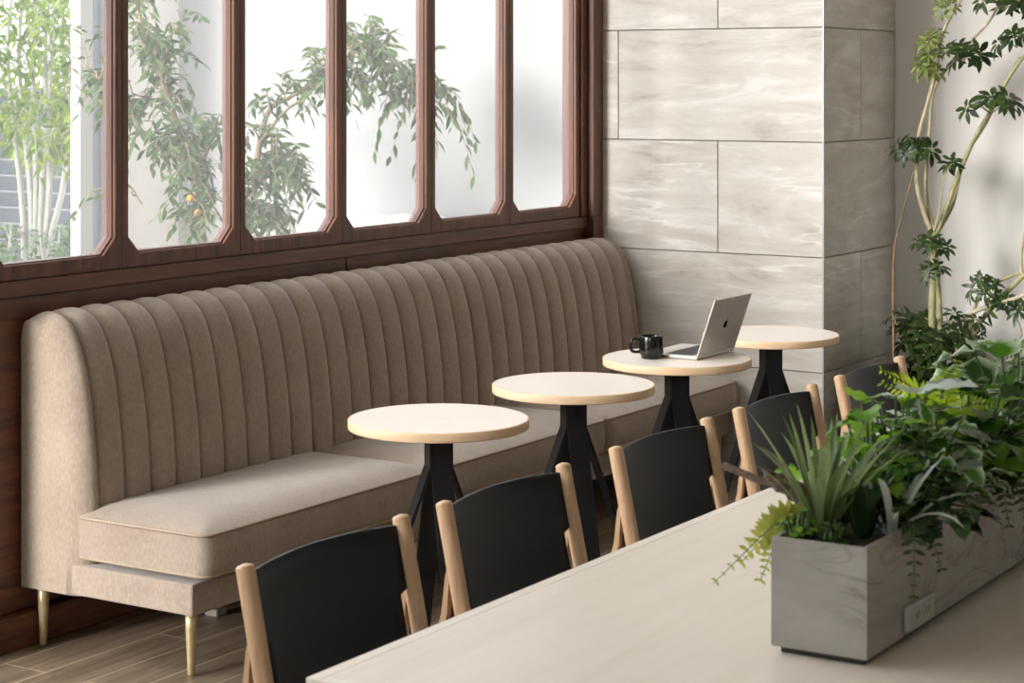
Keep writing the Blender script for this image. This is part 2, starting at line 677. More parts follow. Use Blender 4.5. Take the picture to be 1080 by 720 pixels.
# wood panelling below the windows
b = B()
for y0, y1 in ((4.0, 5.80), (5.805, YC)):
    box(b, XW-.08, XW-.004, y0, y1, .10, 1.022, .003, 1)
box(b, XW-.09, XW-.02, 4.0, YC, .0, 1.06)
struct('wall_left', b, M['walnut_h'])
b = B(); box(b, XW-.09, XW+.014, 4.0, YC, 1.022, 1.071, .004, 2); struct('trim_3', b, M['walnut_h'])
b = B(); box(b, XW-.02, XW+.035, 4.0, YC, 0, .098, .005, 2); struct('baseboard_left', b, M['walnut_h'])
b = B(); box(b, XW-.10, XW+.045, 7.53, YC-.001, 1.071, 4.1, .004, 2); box(b, XW-.0, XW+.045, 7.53, YC-.001, .098, 1.07, .004, 2); struct('trim_4', b, M['walnut_v'])
b = B(); box(b, XW-.09, XW+.012, 7.487, 7.529, 1.071, 4.1, .003, 2); struct('trim_5', b, M['walnut_v'])
b = B(); box(b, XW-.09, XW+.014, 4.0, 4.060, 1.0715, 4.1, .003, 2); struct('trim_6', b, M['walnut_v'])


def oct_loop(x, y0, y1, z0, z1, c):
    return [V((x, y0+c, z0)), V((x, y1-c, z0)), V((x, y1, z0+c)), V((x, y1, z1-c)), V((x, y1-c, z1)), V((x, y0+c, z1)), V((x, y0, z1-c)), V((x, y0, z0+c))]


def rect8(x, y0, y1, z0, z1, c):
    return [V((x, y0+c, z0)), V((x, y1-c, z0)), V((x, y1, z0)), V((x, y1, z1)), V((x, y1-c, z1)), V((x, y0+c, z1)), V((x, y0, z1)), V((x, y0, z0))]


SW = .5705
for i in range(6):
    y0, y1 = 4.0615+SW*i, 4.0615+SW*(i+1)-.0006
    z0, z1 = 1.0715, 4.099
    st, rl, ch = .029, .046, .052
    o0, o1, p0, p1 = y0+st, y1-st, z0+rl, z1-rl
    b = B()
    loops = [rect8(XW-.050, y0, y1, z0, z1, st+ch), rect8(XW-.003, y0, y1, z0, z1, st+ch), rect8(XW, y0+.003, y1-.003, z0+.002, z1-.002, st+ch-.003),
             oct_loop(XW, o0-.003, o1+.003, p0-.003, p1+.003, ch), oct_loop(XW-.003, o0, o1, p0, p1, ch),
             oct_loop(XW-.014, o0, o1, p0, p1, ch), oct_loop(XW-.015, o0+.004, o1-.004, p0+.004, p1-.004, ch-.001),
             oct_loop(XW-.050, o0+.004, o1-.004, p0+.004, p1-.004, ch-.001), rect8(XW-.050, y0, y1, z0, z1, st+ch)]
    loft(b, loops, True, False, False)
    bmesh.ops.remove_doubles(b, verts=b.verts[:], dist=1e-5)
    w = struct('window_%d' % (i+1), b, M['walnut_v'])
    g = B()
    lp = oct_loop(XW-.030, o0+.004, o1-.004, p0+.004, p1-.004, ch-.001)
    loft(g, [lp, [q+V((-.005, 0, 0)) for q in lp]], True, True, False)
    obj('pane', g, M['glass'], w)

# unseen glazed doors and high windows, added along this wall to let daylight in
for i in range(2):
    y0, y1 = 2.02+.994*i, 2.02+.994*(i+1)-.004
    b = B()
    for a in ((y0, y0+.06, .01, 4.09), (y1-.06, y1, .01, 4.09), (y0+.06, y1-.06, .01, .12), (y0+.06, y1-.06, 4.01, 4.09)):
        box(b, XW-.075, XW-.025, *a, .003, 1)
    d = struct('door_%d' % (i+1), b, M['walnut_v'])
    g = B(); box(g, XW-.053, XW-.047, y0+.055, y1-.055, .115, 4.015); obj('pane', g, M['clear'], d)
for i in range(5):
    y0, y1 = -3.08+1.016*i, -3.08+1.016*(i+1)-.004
    b = B()
    for a in ((y0, y0+.04, 1.705, 4.09), (y1-.04, y1, 1.705, 4.09), (y0+.04, y1-.04, 1.705, 1.76), (y0+.04, y1-.04, 4.04, 4.09)):
        box(b, XW-.075, XW-.025, *a, .003, 1)
    d = struct('window_%d' % (i+7), b, M['walnut_v'])
    g = B(); box(g, XW-.053, XW-.047, y0+.035, y1-.035, 1.755, 4.045); obj('pane', g, M['clear'], d)
b = B(); box(b, XW-.1, XW, -3.1, -3.085, 1.7, 4.1, .003); struct('trim_7', b, M['walnut_v'])

# ------------------------------------------------------------------ the annex beyond the glass, and the garden
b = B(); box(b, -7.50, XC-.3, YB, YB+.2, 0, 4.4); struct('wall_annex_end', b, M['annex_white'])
b = B(); box(b, -7.50, -7.45, 7.80, YB, 0, 4.4); struct('wall_annex_side', b, M['white'])  # extra light put into the colour: paler white than the end wall
b = B(); box(b, -7.52, -7.40, 7.700, 7.799, 0, 4.4, .004); box(b, -7.50, -7.38, 7.745, 7.775, 0, 4.4, .002); struct('trim_8', b, M['frame_grey'])
b = B(); box(b, -7.47, -7.40, 7.60, 7.699, 0, 4.4, .006); struct('wall_garden_post', b, M['post_white'])
b = B(); box(b, -26, -7.521, -6, 24, -.16, -.04); struct('floor_garden', b, M['lawn'])
# slatted garden wall
GX0, GX1, GY = -16.0, -8.0, 11.8
root = thing('garden_wall', 'grey garden wall of wide boards with pale joints, behind the slim white stems', 'wall', (-12, GY, -.04))
b = B()
z = -.04
while z < 1.5:
    box(b, GX0, GX1, GY, GY+.12, z+.012, z+.128, .004, 1)
    z += .132
obj('boards', b, M['siding'], root)
b = B(); box(b, GX0, GX1, GY+.02, GY+.10, -.04, z); obj('joint_backing', b, M['siding_line'], root)
b = B(); box(b, GX0-.05, GX1+.05, GY-.04, GY+.16, z, z+.07, .006); obj('coping', b, M['siding'], root)

# ------------------------------------------------------------------ channel-backed sofas


def back_profile():
    key = [(-.0, .172), (-.0, .5), (-.0, .90), (.012, .952), (.045, .980), (.090, .983), (.135, .968), (.175, .925), (.205, .86), (.228, .77), (.246, .66), (.258, .55), (.264, .44), (.266, .30), (.266, .172)]
    # (distance from the wall, height)
    pts = [V((a, 0, h)) for a, h in key]
    out = [pts[0], pts[1]]+catmull(pts[2:13], 3)+[pts[13], pts[14]]
    return [(p.x, p.z) for p in out]


def sofa_back(bm, to_world, u0, u1, g0, g1, nch):
    prof = back_profile()
    n = len(prof)
    nrm = []
    for i in range(n):
        a = prof[max(i-1, 0)]
        c = prof[min(i+1, n-1)]
        dx, dz = c[0]-a[0], c[1]-a[1]
        l = math.hypot(dx, dz) or 1
        nrm.append((dz/l*-1, dx/l))      # inward/outward fixed below
    nrm = [(-a, -c) for a, c in nrm]      # outward: away from the body
    # make sure outward on the front points away from the wall
    if nrm[-2][0] < 0:
        nrm = [(-a, -c) for a, c in nrm]
    rows = []
    us = []
    for k in range(9):                     # rounded end, end channel
        t = k/8
        us.append((u0+(g0-u0)*(1-math.cos(t*PI/2)), 'a'))
    pitch = (g1-g0)/nch
    fr = [.03, .09, .18, .3, .42, .5, .58, .7, .82, .91, .97, 1.0]
    for c in range(nch):
        for f in fr:
            us.append((g0+pitch*(c+f), f))
    for k in range(1, 9):
        t = k/8
        us.append((g1+(u1-g1)*math.sin(t*PI/2), 'b'))
    loops = []
    for u, f in us:
        lp = []
        for i, (a, h) in enumerate(prof):
            front = min(1, max(0, (a-.01)/.07))
            dep = .024
            if f == 'a' or f == 'b':
                L = (g0-u0) if f == 'a' else (u1-g1)
                s = (u-u0)/L if f == 'a' else (u1-u)/L
                s = max(0, min(1, s))
                inset = .085*(1-math.sqrt(max(0, 1-(1-s)**2)))*front
                crease = 0.0
                if s > .6:
                    crease = dep*((s-.6)/.4)**2.6
                off = -inset-crease*front
            else:
                q = abs(2*f-1)
                off = -dep*(q**3.2)*front
                if f == 1.0:
                    off = -dep*1.12*front
            lp.append(to_world(u, a+nrm[i][0]*off, h+nrm[i][1]*off))
        loops.append(lp)
    loft(bm, loops, True, True, True)


def cushion(bm, y0, y1, xb, xf, zb, zt, crown=.03, r=.035):
    ys = [0, .004, .012, .025, .045, .08, .14]
    n = 14
    yy = [y0+a for a in ys]+[y0+.14+(y1-y0-.28)*k/n for k in range(1, n)]+[y1-a for a in reversed(ys)]
    loops = []
    for y in yy:
        e = min(y-y0, y1-y)
        ins = r*(1-math.sqrt(max(0, 1-(1-min(1, e/r))**2)))
        x1 = xf-ins
        lp = []

        def up(x):
            d = min(e, x1-x, (x-xb)+.05)
            return crown*(1-(1-min(1, max(0, d)/.15))**2.4)
        N = 12
        for k in range(N+1):                # bottom, back to front
            t = k/N
            x = xb+(x1-xb)*t
            d = min(e, x1-x, x-xb)
            lp.append(V((x, y, zb-.012*min(1, max(0, d)/.06))))
        bul = .012
        for k in (1, 2, 3, 4, 5):           # front face with a soft bulge
            t = k/6
            lp.append(V((x1+bul*math.sin(t*PI)*(1 if e > r else e/r), y, zb+(zt-zb)*t)))
        for k in range(N*2+1):              # top, front to back
            t = (k/(N*2))**1.4
            x = x1-(x1-xb)*t
            lp.append(V((x, y, zt+up(x))))
        lp.append(V((xb, y, (zb+zt)/2)))
        loops.append(lp)
    loft(bm, loops, True, True, True)


def pipe_loop(bm, y0, y1, xb, xf, z, r=.035, rad=.0048):
    pts = [V((xb, y0-.001, z)), V((xf-r-.2, y0-.001, z))]
    for k in range(7):
        a = k/6*PI/2
        pts.append(V((xf-r+r*math.sin(a), y0+r-r*math.cos(a), z)))
    for k in range(1, 12):
        pts.append(V((xf+.001, y0+r+(y1-y0-2*r)*k/12, z)))
    for k in range(7):
        a = k/6*PI/2
        pts.append(V((xf-r+r*math.cos(a), y1-r+r*math.sin(a), z)))
    pts.append(V((xb, y1+.001, z)))
    tube(bm, pts, rad, 6)


SY0, SY1 = 4.2, 7.594
XS = XW+.004
sofa = thing('banquette_sofa', 'long taupe banquette with vertical channel back under the dark wood window frames', 'sofa', (-4.0, 5.9, 0))
b = B()
sofa_back(b, lambda u, a, h: V((XS+a, u, h)), SY0, SY1, 4.265, 7.53, 29)
obj('backrest', b, M['fabric'], sofa)
b = B()
box(b, XS+.160, -3.668, SY0+.002, SY1-.002, .174, .262, .006, 2)
obj('base', b, M['fabric'], sofa)
cy = [SY0+.003, 5.33, 6.462, SY1-.003]
for a, c in zip(cy[:-1], cy[1:]):
    b = B()
    cushion(b, a+.003, c-.003, -4.10, -3.622, .283, .402, .034)
    cu = obj('seat_cushion', b, M['fabric'], sofa)
    for zz in (.400, .286):
        b = B()
        pipe_loop(b, a+.003, c-.003, -4.095, -3.622, zz)
        obj('piping', b, M['piping'], cu)
for yy in (4.236, 5.33, 6.44, 7.555):
    for xx in (-3.702, -4.272):
        b = B()
        lathe(b, [(.0095, 0), (.0105, .004), (.0125, .05), (.0165, .13), (.0175, .18)], (xx, yy, 0), 20)
        obj('leg', b, M['brass'], sofa)

# the sofa seen through the glass, along the annex end wall
s2 = thing('annex_sofa', 'pale channel-back sofa seen through the glass against the white wall', 'sofa', (-5.8, 8.2, 0))
b = B()
sofa_back(b, lambda u, a, h: V((u, 8.405-a, h)), -6.42, -4.75, -6.35, -4.82, 8)
obj('backrest', b, M['pale_fabric'], s2)
b = B(); box(b, -6.41, -4.76, 7.72, 8.18, .17, .262, .012, 3); obj('base', b, M['pale_fabric'], s2)
b = B()
cushion(b, -6.40, -4.77, -8.18, -7.70, .283, .402, .03)
bmesh.ops.transform(b, matrix=Matrix(((0, 1, 0, 0), (-1, 0, 0, 0), (0, 0, 1, 0), (0, 0, 0, 1))), verts=b.verts[:])
obj('seat_cushion', b, M['pale_fabric'], s2)
for xx in (-6.3, -4.86):
    for yy in (7.78, 8.3):
        b = B(); lathe(b, [(.0095, 0), (.0125, .05), (.0165, .175)], (xx, yy, 0), 14); obj('leg', b, M['brass'], s2)

# small white floor outlet under the sofa
b = B()
box(b, -4.085, -4.035, 4.735, 4.785, 0, .022, .004)
t = thing('floor_outlet', 'small white outlet box on the floor under the banquette', 'outlet', (-4.06, 4.76, 0))
obj('housing', b, M['socket'], t)
b = B(); box(b, -4.075, -4.045, 4.745, 4.775, .0222, .026, .001, 1); obj('lid', b, M['socket'], t)

# ------------------------------------------------------------------ café tables
TX, TR, TZ = -3.11, .2525, .72
TYS = [4.592, 5.337, 6.035, 6.794]
GRP = 'round cafe tables along the banquette'
tl = ['round pale cafe table nearest the camera, in front of the first banquette cushion',
      'round pale cafe table with an empty top, just before the table carrying the laptop',
      'round pale cafe table carrying the open laptop and the black mug',
      'round pale cafe table beside the stone pillar, farthest from the camera']
tab = thing('cafe_table', tl[0], 'table', (TX, TYS[0], 0), GRP)
c0 = (TX, TYS[0], 0)
b = B(); lathe(b, [(TR-.003, TZ-.0005), (TR-.003, TZ-.020), (TR-.02, TZ-.027), (.02, TZ-.027)][::-1]+[(TR-.004, TZ)], c0, 96, sm=False)
obj('tabletop', b, M['laminate'], tab)
b = B()
prof = [(TR-.0029, TZ-.0268), (TR-.0008, TZ-.0255), (TR, TZ-.024), (TR, TZ-.003), (TR-.0012, TZ-.0008), (TR-.0055, TZ+.0004), (TR-.006, TZ), (TR-.0029, TZ-.002), (TR-.0029, TZ-.0268)]
loft(b, [[V(c0)+V((q*math.cos(2*PI*k/96), q*math.sin(2*PI*k/96), h)) for k in range(96)] for q, h in prof], True, False)
bmesh.ops.remove_doubles(b, verts=b.verts[:], dist=1e-6)
obj('edge_band', b, M['birch'], tab)
dirs = [V((math.cos(a), math.sin(a), 0)) for a in (-PI/4+.07, PI/4+.07, 3*PI/4+.07, 5*PI/4+.07)]
b = B()
obox(b, V(c0)+V((0, 0, .694)), dirs[0], dirs[1], (0, 0, 1), .075, .075, .004, .001)
obj('mounting_plate', b, M['steel'], tab)
b = B()
obox(b, V(c0)+V((0, 0, .635)), dirs[0], dirs[1], (0, 0, 1), .0235, .0235, .056, .001)
obj('post', b, M['steel'], tab)
for d in dirs:
    s = d.cross(V((0, 0, 1)))
    path = [(.0245, .6905, .0305), (.0245, .588, .0305), (.236, 0.0, .029)]
    b = B()
    loops = []
    for r, zz, hw in path:
        p = V(c0)+d*r+V((0, 0, zz))
        loops.append([p-s*hw, p+s*hw, p+s*hw+d*.009, p-s*hw+d*.009])
    loft(b, loops, True, True, False)
    obj('leg', b, M['steel'], tab)
tabs = [tab]+[dup(tab, (TX, y, 0), l) for y, l in zip(TYS[1:], tl[1:])]

# ------------------------------------------------------------------ chairs
CYS = [2.902, 3.515, 4.217, 4.865, 5.528]
cl = ['beech chair with black back nearest the camera, at the near corner of the long table',
      'second beech chair with black back from the near end of the long table',
      'middle one of the five beech chairs with black backs, third from the near end',
      'beech chair with black back just left of the spiky grey-green planter leaves',
      'beech chair with black back farthest along the table, in front of the pillar\'s shaded face']
HS = .2325
CT = V((-2.212, 0, .822))
SL = .212                                  # lean: x per unit of height


def px_at(z):
    return CT.x+(CT.z-z)*SL


cy0 = CYS[0]
ch = thing('dining_chair', cl[0], 'chair', (-2.15, cy0, 0), 'beech chairs along the long table')
for s in (-1, 1):
    b = B(); rod(b, (px_at(0)-.0, cy0+s*HS, .004), (CT.x, cy0+s*HS, CT.z), .0168, 24, .45)
    obj('back_post', b, M['beech'], ch)
# black back panel bowed away from the table
b = B()
loops = []
zt, zn, zb_ = .803, .690, .500
N = 24
vz = [zt, .77, .73, zn+.004, zn, zn-.012, .62, .56, zb_]
grid = []
for zi in vz:
    half = HS-.011 if zi >= zn else HS-.034
    if zi == zn-.012:
        half = HS-.034
    row_f, row_b = [], []
    for k in range(N+1):
        u = -1+2*k/N
        bow = .034*(1-(u*half/HS)**2)
        x = px_at(zi)-bow
        row_f.append(V((x+.004, cy0+u*half, zi+.006*(1-u*u)*(1 if zi == zt else 0))))
        row_b.append(V((x-.004, cy0+u*half, zi+.006*(1-u*u)*(1 if zi == zt else 0))))
    grid.append((row_f, row_b))
loops = [f+bk[::-1] for f, bk in grid]
loft(b, loops, True, True, False)
for f in b.faces:
    f.smooth = True
for e in b.edges:
    if len(e.link_faces) == 2 and e.calc_face_angle(0) > .6:
        e.smooth = False
obj('backrest', b, M['black_leather'], ch)
for s in (-1, 1):
    b = B()
    path = [(-.016, .692, .002), (-.018, .675, .005), (-.025, .60, .007), (-.080, .40, .010), (-.20, .0, .011)]
    loops = []
    yy = cy0+s*HS-.004
    for dx, zz, hw in path:
        x = -2.178+dx
        loops.append([V((x-hw, yy-.007, zz)), V((x+hw, yy-.007, zz)), V((x+hw, yy+.007, zz)), V((x-hw, yy+.007, zz))])
    loft(b, loops, True, True, False)
    obj('rear_leg', b, M['beech'], ch)
for s in (-1, 1):
    b = B(); rod(b, (-1.715, cy0+s*(HS-.02), .003), (-1.735, cy0+s*(HS-.02), .435), .016, 16)
    obj('front_leg', b, M['beech'], ch)
    b = B(); box(b, -2.30, -1.72, cy0+s*(HS-.024)-.010, cy0+s*(HS-.024)+.010, .395, .43, .004); obj('seat_rail', b, M['beech'], ch)
b = B()
loops = []
for k in range(13):
    t = k/12
    x = -2.15+.44*t
    dz = -.018*math.sin(t*PI)
    w = HS-.026
    loops.append([V((x, cy0-w, .431+dz)), V((x, cy0+w, .431+dz)), V((x, cy0+w, .445+dz)), V((x, cy0-w, .445+dz))])
loft(b, loops, True, True, False)
obj('seat', b, M['black_leather'], ch)
b = B(); rod(b, (-1.722, cy0-HS+.02, .2), (-1.722, cy0+HS-.02, .2), .01, 12); obj('stretcher', b, M['beech'], ch)
for y, l in zip(CYS[1:], cl[1:]):
    dup(ch, (-2.15, y, 0), l)

# ------------------------------------------------------------------ long communal table
CX0, CX1, CY0, CY1 = -1.927, -.64, 2.474, 6.05
ct = thing('communal_table', 'long pale oak communal table with the stone planter on it', 'table', ((CX0+CX1)/2, (CY0+CY1)/2, 0))
b = B(); box(b, CX0+.026, CX1-.026, CY0+.026, CY1-.026, .686, .7198); obj('tabletop', b, M['oak'], ct)
b = B()
for a in ((CX0, CX0+.0258, CY0, CY1), (CX1-.0258, CX1, CY0, CY1), (CX0+.0258, CX1-.0258, CY0, CY0+.0258), (CX0+.0258, CX1-.0258, CY1-.0258, CY1)):
    box(b, a[0], a[1], a[2], a[3], .684, .72, .0015, 2)
obj('edge_trim', b, M['oak_edge'], ct)
for xx in (-1.62, -.95):
    for yy in (2.75, 5.75):
        b = B(); box(b, xx-.03, xx+.03, yy-.03, yy+.03, 0, .684, .003); obj('leg', b, M['steel'], ct)
b = B()
for a in ((-1.65, -.92, 2.73, 2.77), (-1.65, -.92, 5.73, 5.77), (-1.305, -1.265, 2.77, 5.73)):
    box(b, a[0], a[1], a[2], a[3], .64, .6835, .002)
obj('apron_frame', b, M['steel'], ct)

# ------------------------------------------------------------------ marble planter
PX0, PX1, PY0, PY1, PZ0, PZ1 = -1.366, -1.2, 2.986, 5.05, .732, .91
pl = thing('marble_planter', 'long grey marble planter box standing on the communal table', 'planter', ((PX0+PX1)/2, (PY0+PY1)/2, .72))
b = B()
W_ = .009
o = [V((PX0, PY0, 0)), V((PX1, PY0, 0)), V((PX1, PY1, 0)), V((PX0, PY1, 0))]
i_ = [V((PX0+W_, PY0+W_, 0)), V((PX1-W_, PY0+W_, 0)), V((PX1-W_, PY1-W_, 0)), V((PX0+W_, PY1-W_, 0))]
zz = lambda L, h: [p+V((0, 0, h)) for p in L]
e_ = [V((PX0+.001, PY0+.001, 0)), V((PX1-.001, PY0+.001, 0)), V((PX1-.001, PY1-.001, 0)), V((PX0+.001, PY1-.001, 0))]
loft(b, [zz(o, PZ0), zz(o, PZ1-.001), zz(e_, PZ1), zz(i_, PZ1), zz(i_, PZ0+.03)], True, True, False)
obj('box', b, M['marble'], pl)
b = B(); box(b, PX0+.012, PX1-.012, PY0+.012, PY1-.012, .7202, PZ0); obj('plinth', b, M['pot'], pl)
b = B()
nx, ny = 6, 60
g = [[b.verts.new(V((PX0+W_+(PX1-PX0-2*W_)*i/nx, PY0+W_+(PY1-PY0-2*W_)*j/ny, .893+.012*mnoise.noise(V((i*.9, j*.9, 0)))))) for j in range(ny+1)] for i in range(nx+1)]
for i in range(nx):
    for j in range(ny):
        b.faces.new((g[i][j], g[i+1][j], g[i+1][j+1], g[i][j+1]))
smooth(b)
obj('soil', b, M['soil'], pl)
b = B(); box(b, PX1, PX1+.009, 3.145, 3.272, .738, .782, .003, 2)
out = obj('power_outlet', b, M['socket'], pl)
for yy in (3.185, 3.232):
    b = B(); box(b, PX1+.009, PX1+.0105, yy-.018, yy+.018, .744, .776, .002, 1)
    sk = obj('socket', b, M['socket'], out)
    b = B()
    for q in (-.006, .006):
        box(b, PX1+.0106, PX1+.0109, yy+q-.0014, yy+q+.0014, .756, .768)
    obj('slot', b, M['slot'], sk)

# ------------------------------------------------------------------ planter plants, each rooted in the soil
SOIL = .895


def rv(r, s=1):
    return V((r.uniform(-s, s), r.uniform(-s, s), r.uniform(-s, s)))


def sword_plant(x, y, label, n, L, W, mat, seed, spread=.5, droop=.7, shape='sword', lean=(0, 0, 0), h0=0):
    r = random.Random(seed)
    t = thing('spiky_plant', label, 'plant', (x, y, SOIL))
    b = B()
    for k in range(n):
        a = k*2.4+r.uniform(-.3, .3)
        tilt = spread*(.25+.75*k/n)
        d = V((math.cos(a)*tilt, math.sin(a)*tilt, 1))+V(lean)
        ll = L*r.uniform(.7, 1.05)
        o = V((x+math.cos(a)*.012, y+math.sin(a)*.012, SOIL-.008+h0))
        leaf(b, o, d, V((-math.cos(a), -math.sin(a), .4)), ll, W*r.uniform(.8, 1.1), shape, droop*r.uniform(.3, 1.4), .5, 0, r=r)
    obj('foliage', b, M[mat], t)
    b = B(); lathe(b, [(.004, -.02), (.014, -.01), (.013, .018), (.004, .028)], (x, y, SOIL), 10); obj('crown', b, M['sword'], t)
    return t


def bushy(x, y, label, name, n, rad, h, L, W, mat, seed, shape='heart', wave=.05, out=None, droop=.5, rimmed=False):
    r = random.Random(seed)
    t = thing(name, label, 'plant', (x, y, SOIL))
    b, s = B(), B()
    if rimmed:
        b.verts.layers.float.new('rim')
    for k in range(n):
        a = k*2.399+r.uniform(-.4, .4)
        q = math.sqrt((k+.5)/n)
        ex = out or V((0, 0, 0))
        L_k = 1
        tip = V((x+math.cos(a)*rad*q, y+math.sin(a)*rad*q*1.15, SOIL+h*(1-.5*q*q)*r.uniform(.34, 1.06)))+V(ex)*q
        base = V((x+math.cos(a)*.012, y+math.sin(a)*.012, SOIL-.005))
        mid = base.lerp(tip, .55)+V((0, 0, .02))
        tube(s, catmull([base, mid, tip], 3), [.0022]*7, 5)
        d = V((math.cos(a)*(.35+q), math.sin(a)*(.35+q), .55-.75*q))+rv(r, .25)
        leaf(b, tip, d, V((0, 0, 1))+rv(r, .3), L*r.uniform(.7, 1.15), W*r.uniform(.75, 1.15), shape, droop*r.uniform(.5, 1.5), .2, wave, r=r)
    obj('foliage', b, M[mat], t)
    obj('stems', s, M['stem_green'], t)
    return t


def frond(b, s, pts, n, L, r, up=V((0, 0, 1)), W=.32):
    cv = catmull(pts, 8)
    tube(s, cv, [.0016*(1-.6*i/len(cv)) for i in range(len(cv))], 5)
    m = len(cv)
    for k in range(n):
        t = .12+.86*k/(n-1)
        i = min(m-2, int(t*(m-1)))
        p = cv[i].lerp(cv[i+1], t*(m-1)-i)
        d = (cv[i+1]-cv[i]).normalized()
        side = d.cross(up).normalized()
        nn = side.cross(d)
        ll = L*math.sin(PI*(.16+.84*t)**.8)*1.0 if t < .98 else L*.3
        ll = max(ll, L*.16)
        for sg in (-1, 1):
            leaf(b, p, side*sg+d*.45+rv(r, .08), nn, ll, ll*W, 'pointed', .35, .1, 0, r=r)


def fern(x, y, label, fr, mat, seed, n=16, L=.035, name='fern', up=(.2, -.6, .7)):
    r = random.Random(seed)
    t = thing(name, label, 'fern', (x, y, SOIL))
    b, s = B(), B()
    o = V((x, y, SOIL-.004))
    for mid, tip in fr:
        frond(b, s, [o, o+V(mid), o+V(tip)], n, L*r.uniform(.85, 1.1), r, V((.35, -.85, .35)) if name == 'fern_sprig' else V(up), .40)
    obj('fronds', b, M[mat], t)
    obj('stems', s, M['stem_green'], t)
    return t


# front (near) end of the box
sword_plant(-1.318, 3.075, 'tall spiky grey-green plant at the near end of the planter', 36, .25, .0125, 'sword', 3, .32, .85, lean=(.05, .08, 0))
sword_plant(-1.262, 3.125, 'dark upright broad-bladed plant right of the tall spiky one, near planter end', 11, .15, .032, 'dark_leaf', 5, .35, .3)
bushy(-1.338, 3.03, 'low small-leaved green succulent in the near left corner of the planter', 'succulent', 34, .030, .055, .018, .013, 'lettuce', 6, 'oval', 0)
bushy(-1.288, 3.05, 'tiny dark ground cover at the planter\'s near edge', 'ground_cover', 30, .026, .034, .018, .013, 'ivy', 61, 'oval', 0)
bushy(-1.345, 3.235, 'pale lime crinkled leaf plant left of the tall spiky plant', 'leafy_plant', 6, .05, .135, .052, .05, 'lettuce', 8, 'round', .09, out=V((-.055, -.02, 0)))
bushy(-1.300, 3.26, 'bright green leafy plant behind the tall spiky one', 'leafy_plant', 46, .08, .215, .052, .046, 'lettuce', 9, 'heart', .06)
bushy(-1.235, 3.24, 'dark round-leaved plant spilling over the planter\'s right edge at its near end', 'trailing_plant', 56, .08, .115, .05, .046, 'dark_leaf', 10, 'heart', .05, out=V((.05, 0, -.02)))
bushy(-1.245, 3.37, 'variegated pale-edged leaf plant above the power outlet', 'variegated_plant', 52, .09, .17, .056, .05, 'begonia', 11, 'heart', .07, rimmed=True, out=V((.03, 0, 0)))
sword_plant(-1.228, 3.17, 'silvery curled strap-leaf plant in the middle of the near planter half', 13, .18, .016, 'silver', 12, .5, 1.25, 'strap', lean=(.02, .06, 0))
bushy(-1.31, 3.46, 'silver-grey broad lobed leaf plant left of the yellow-green fern', 'silver_plant', 16, .10, .235, .11, .065, 'silver', 13, 'lobed', .05, droop=.4)
bushy(-1.305, 3.40, 'mid-green ivy filling the planter behind the lime leaves', 'ivy', 70, .095, .215, .04, .037, 'ivy', 14, 'heart', .05)
fern(-1.285, 3.56, 'yellow-green fern arching up in the middle of the planter',
     [((-.03, -.02, .17), (-.08, -.10, .235)), ((.02, -.03, .16), (.06, -.12, .20)), ((-.01, .03, .17), (-.01, .12, .23)), ((.03, .01, .15), (.11, .02, .17)), ((-.04, .02, .15), (-.13, .03, .19)), ((.0, -.05, .13), (.02, -.16, .15))], 'fern', 15, 18, .042)
bushy(-1.235, 3.60, 'dark green heart-leaved plant at the planter\'s right edge below the fern', 'leafy_plant', 64, .09, .19, .056, .05, 'ivy', 16, 'heart', .05, out=V((.04, 0, 0)))
bushy(-1.24, 3.76, 'large dark drooping arrow-leaved plant over the planter\'s right edge', 'arrow_leaf_plant', 18, .10, .185, .12, .065, 'dark_leaf', 17, 'pointed', .03, droop=1.0, out=V((.05, -.02, .0)))
bushy(-1.315, 3.74, 'dense low green plant between the fern and the pale rosette', 'leafy_plant', 70, .09, .20, .046, .042, 'ivy', 18, 'heart', .05)
bushy(-1.30, 4.02, 'pale-edged broad green rosette, tallest at the planter\'s right', 'variegated_plant', 34, .12, .235, .10, .088, 'begonia', 19, 'round', .09, rimmed=True, droop=.5)
sword_plant(-1.26, 3.86, 'arching strap-leaved plant in front of the pale-edged rosette', 10, .26, .014, 'sword', 20, .75, 2.3, 'strap', lean=(.1, -.1, 0))
bushy(-1.25, 4.18, 'far green leafy plant at the frame\'s right edge', 'leafy_plant', 64, .10, .21, .055, .05, 'ivy', 21, 'heart', .06)
bushy(-1.30, 4.40, 'variegated leaf plant toward the far end of the planter', 'variegated_plant', 46, .11, .21, .07, .06, 'begonia', 22, 'heart', .07, rimmed=True)
fern(-1.30, 4.60, 'yellow-green fern at the far end of the planter', [((-.03, -.02, .15), (-.08, -.1, .2)), ((.03, -.03, .15), (.08, -.1, .18)), ((0, .03, .15), (0, .12, .2))], 'fern', 23, 16, .04)
bushy(-1.28, 4.82, 'round-leaved green plant closing the far end of the planter', 'leafy_plant', 34, .10, .17, .06, .052, 'ivy', 24, 'heart', .05)
# hanging pieces
fern(-1.352, 3.10, 'yellow-green fern sprig hanging over the planter\'s left side',
     [((-.035, -.03, .025), (-.125, -.10, -.075)), ((-.03, -.03, .012), (-.055, -.07, -.07)), ((-.04, -.02, .02), (-.10, -.05, -.05))], 'fern_dry', 25, 17, .040, name='fern_sprig')
fern(-1.215, 3.17, 'dark fern frond hanging down the planter\'s right face near the outlet',
     [((.03, -.02, .03), (.045, -.055, -.085)), ((.03, .03, .03), (.055, .05, -.06))], 'fern_dark', 26, 14, .036, name='fern_sprig')
fern(-1.215, 3.62, 'dark fern fronds hanging over the planter\'s right edge at the frame side',
     [((.03, -.02, .03), (.06, -.06, -.05)), ((.03, .03, .03), (.06, .05, -.07)), ((.03, .0, .04), (.08, .0, -.03))], 'fern_dark', 27, 14, .038, name='fern_sprig')
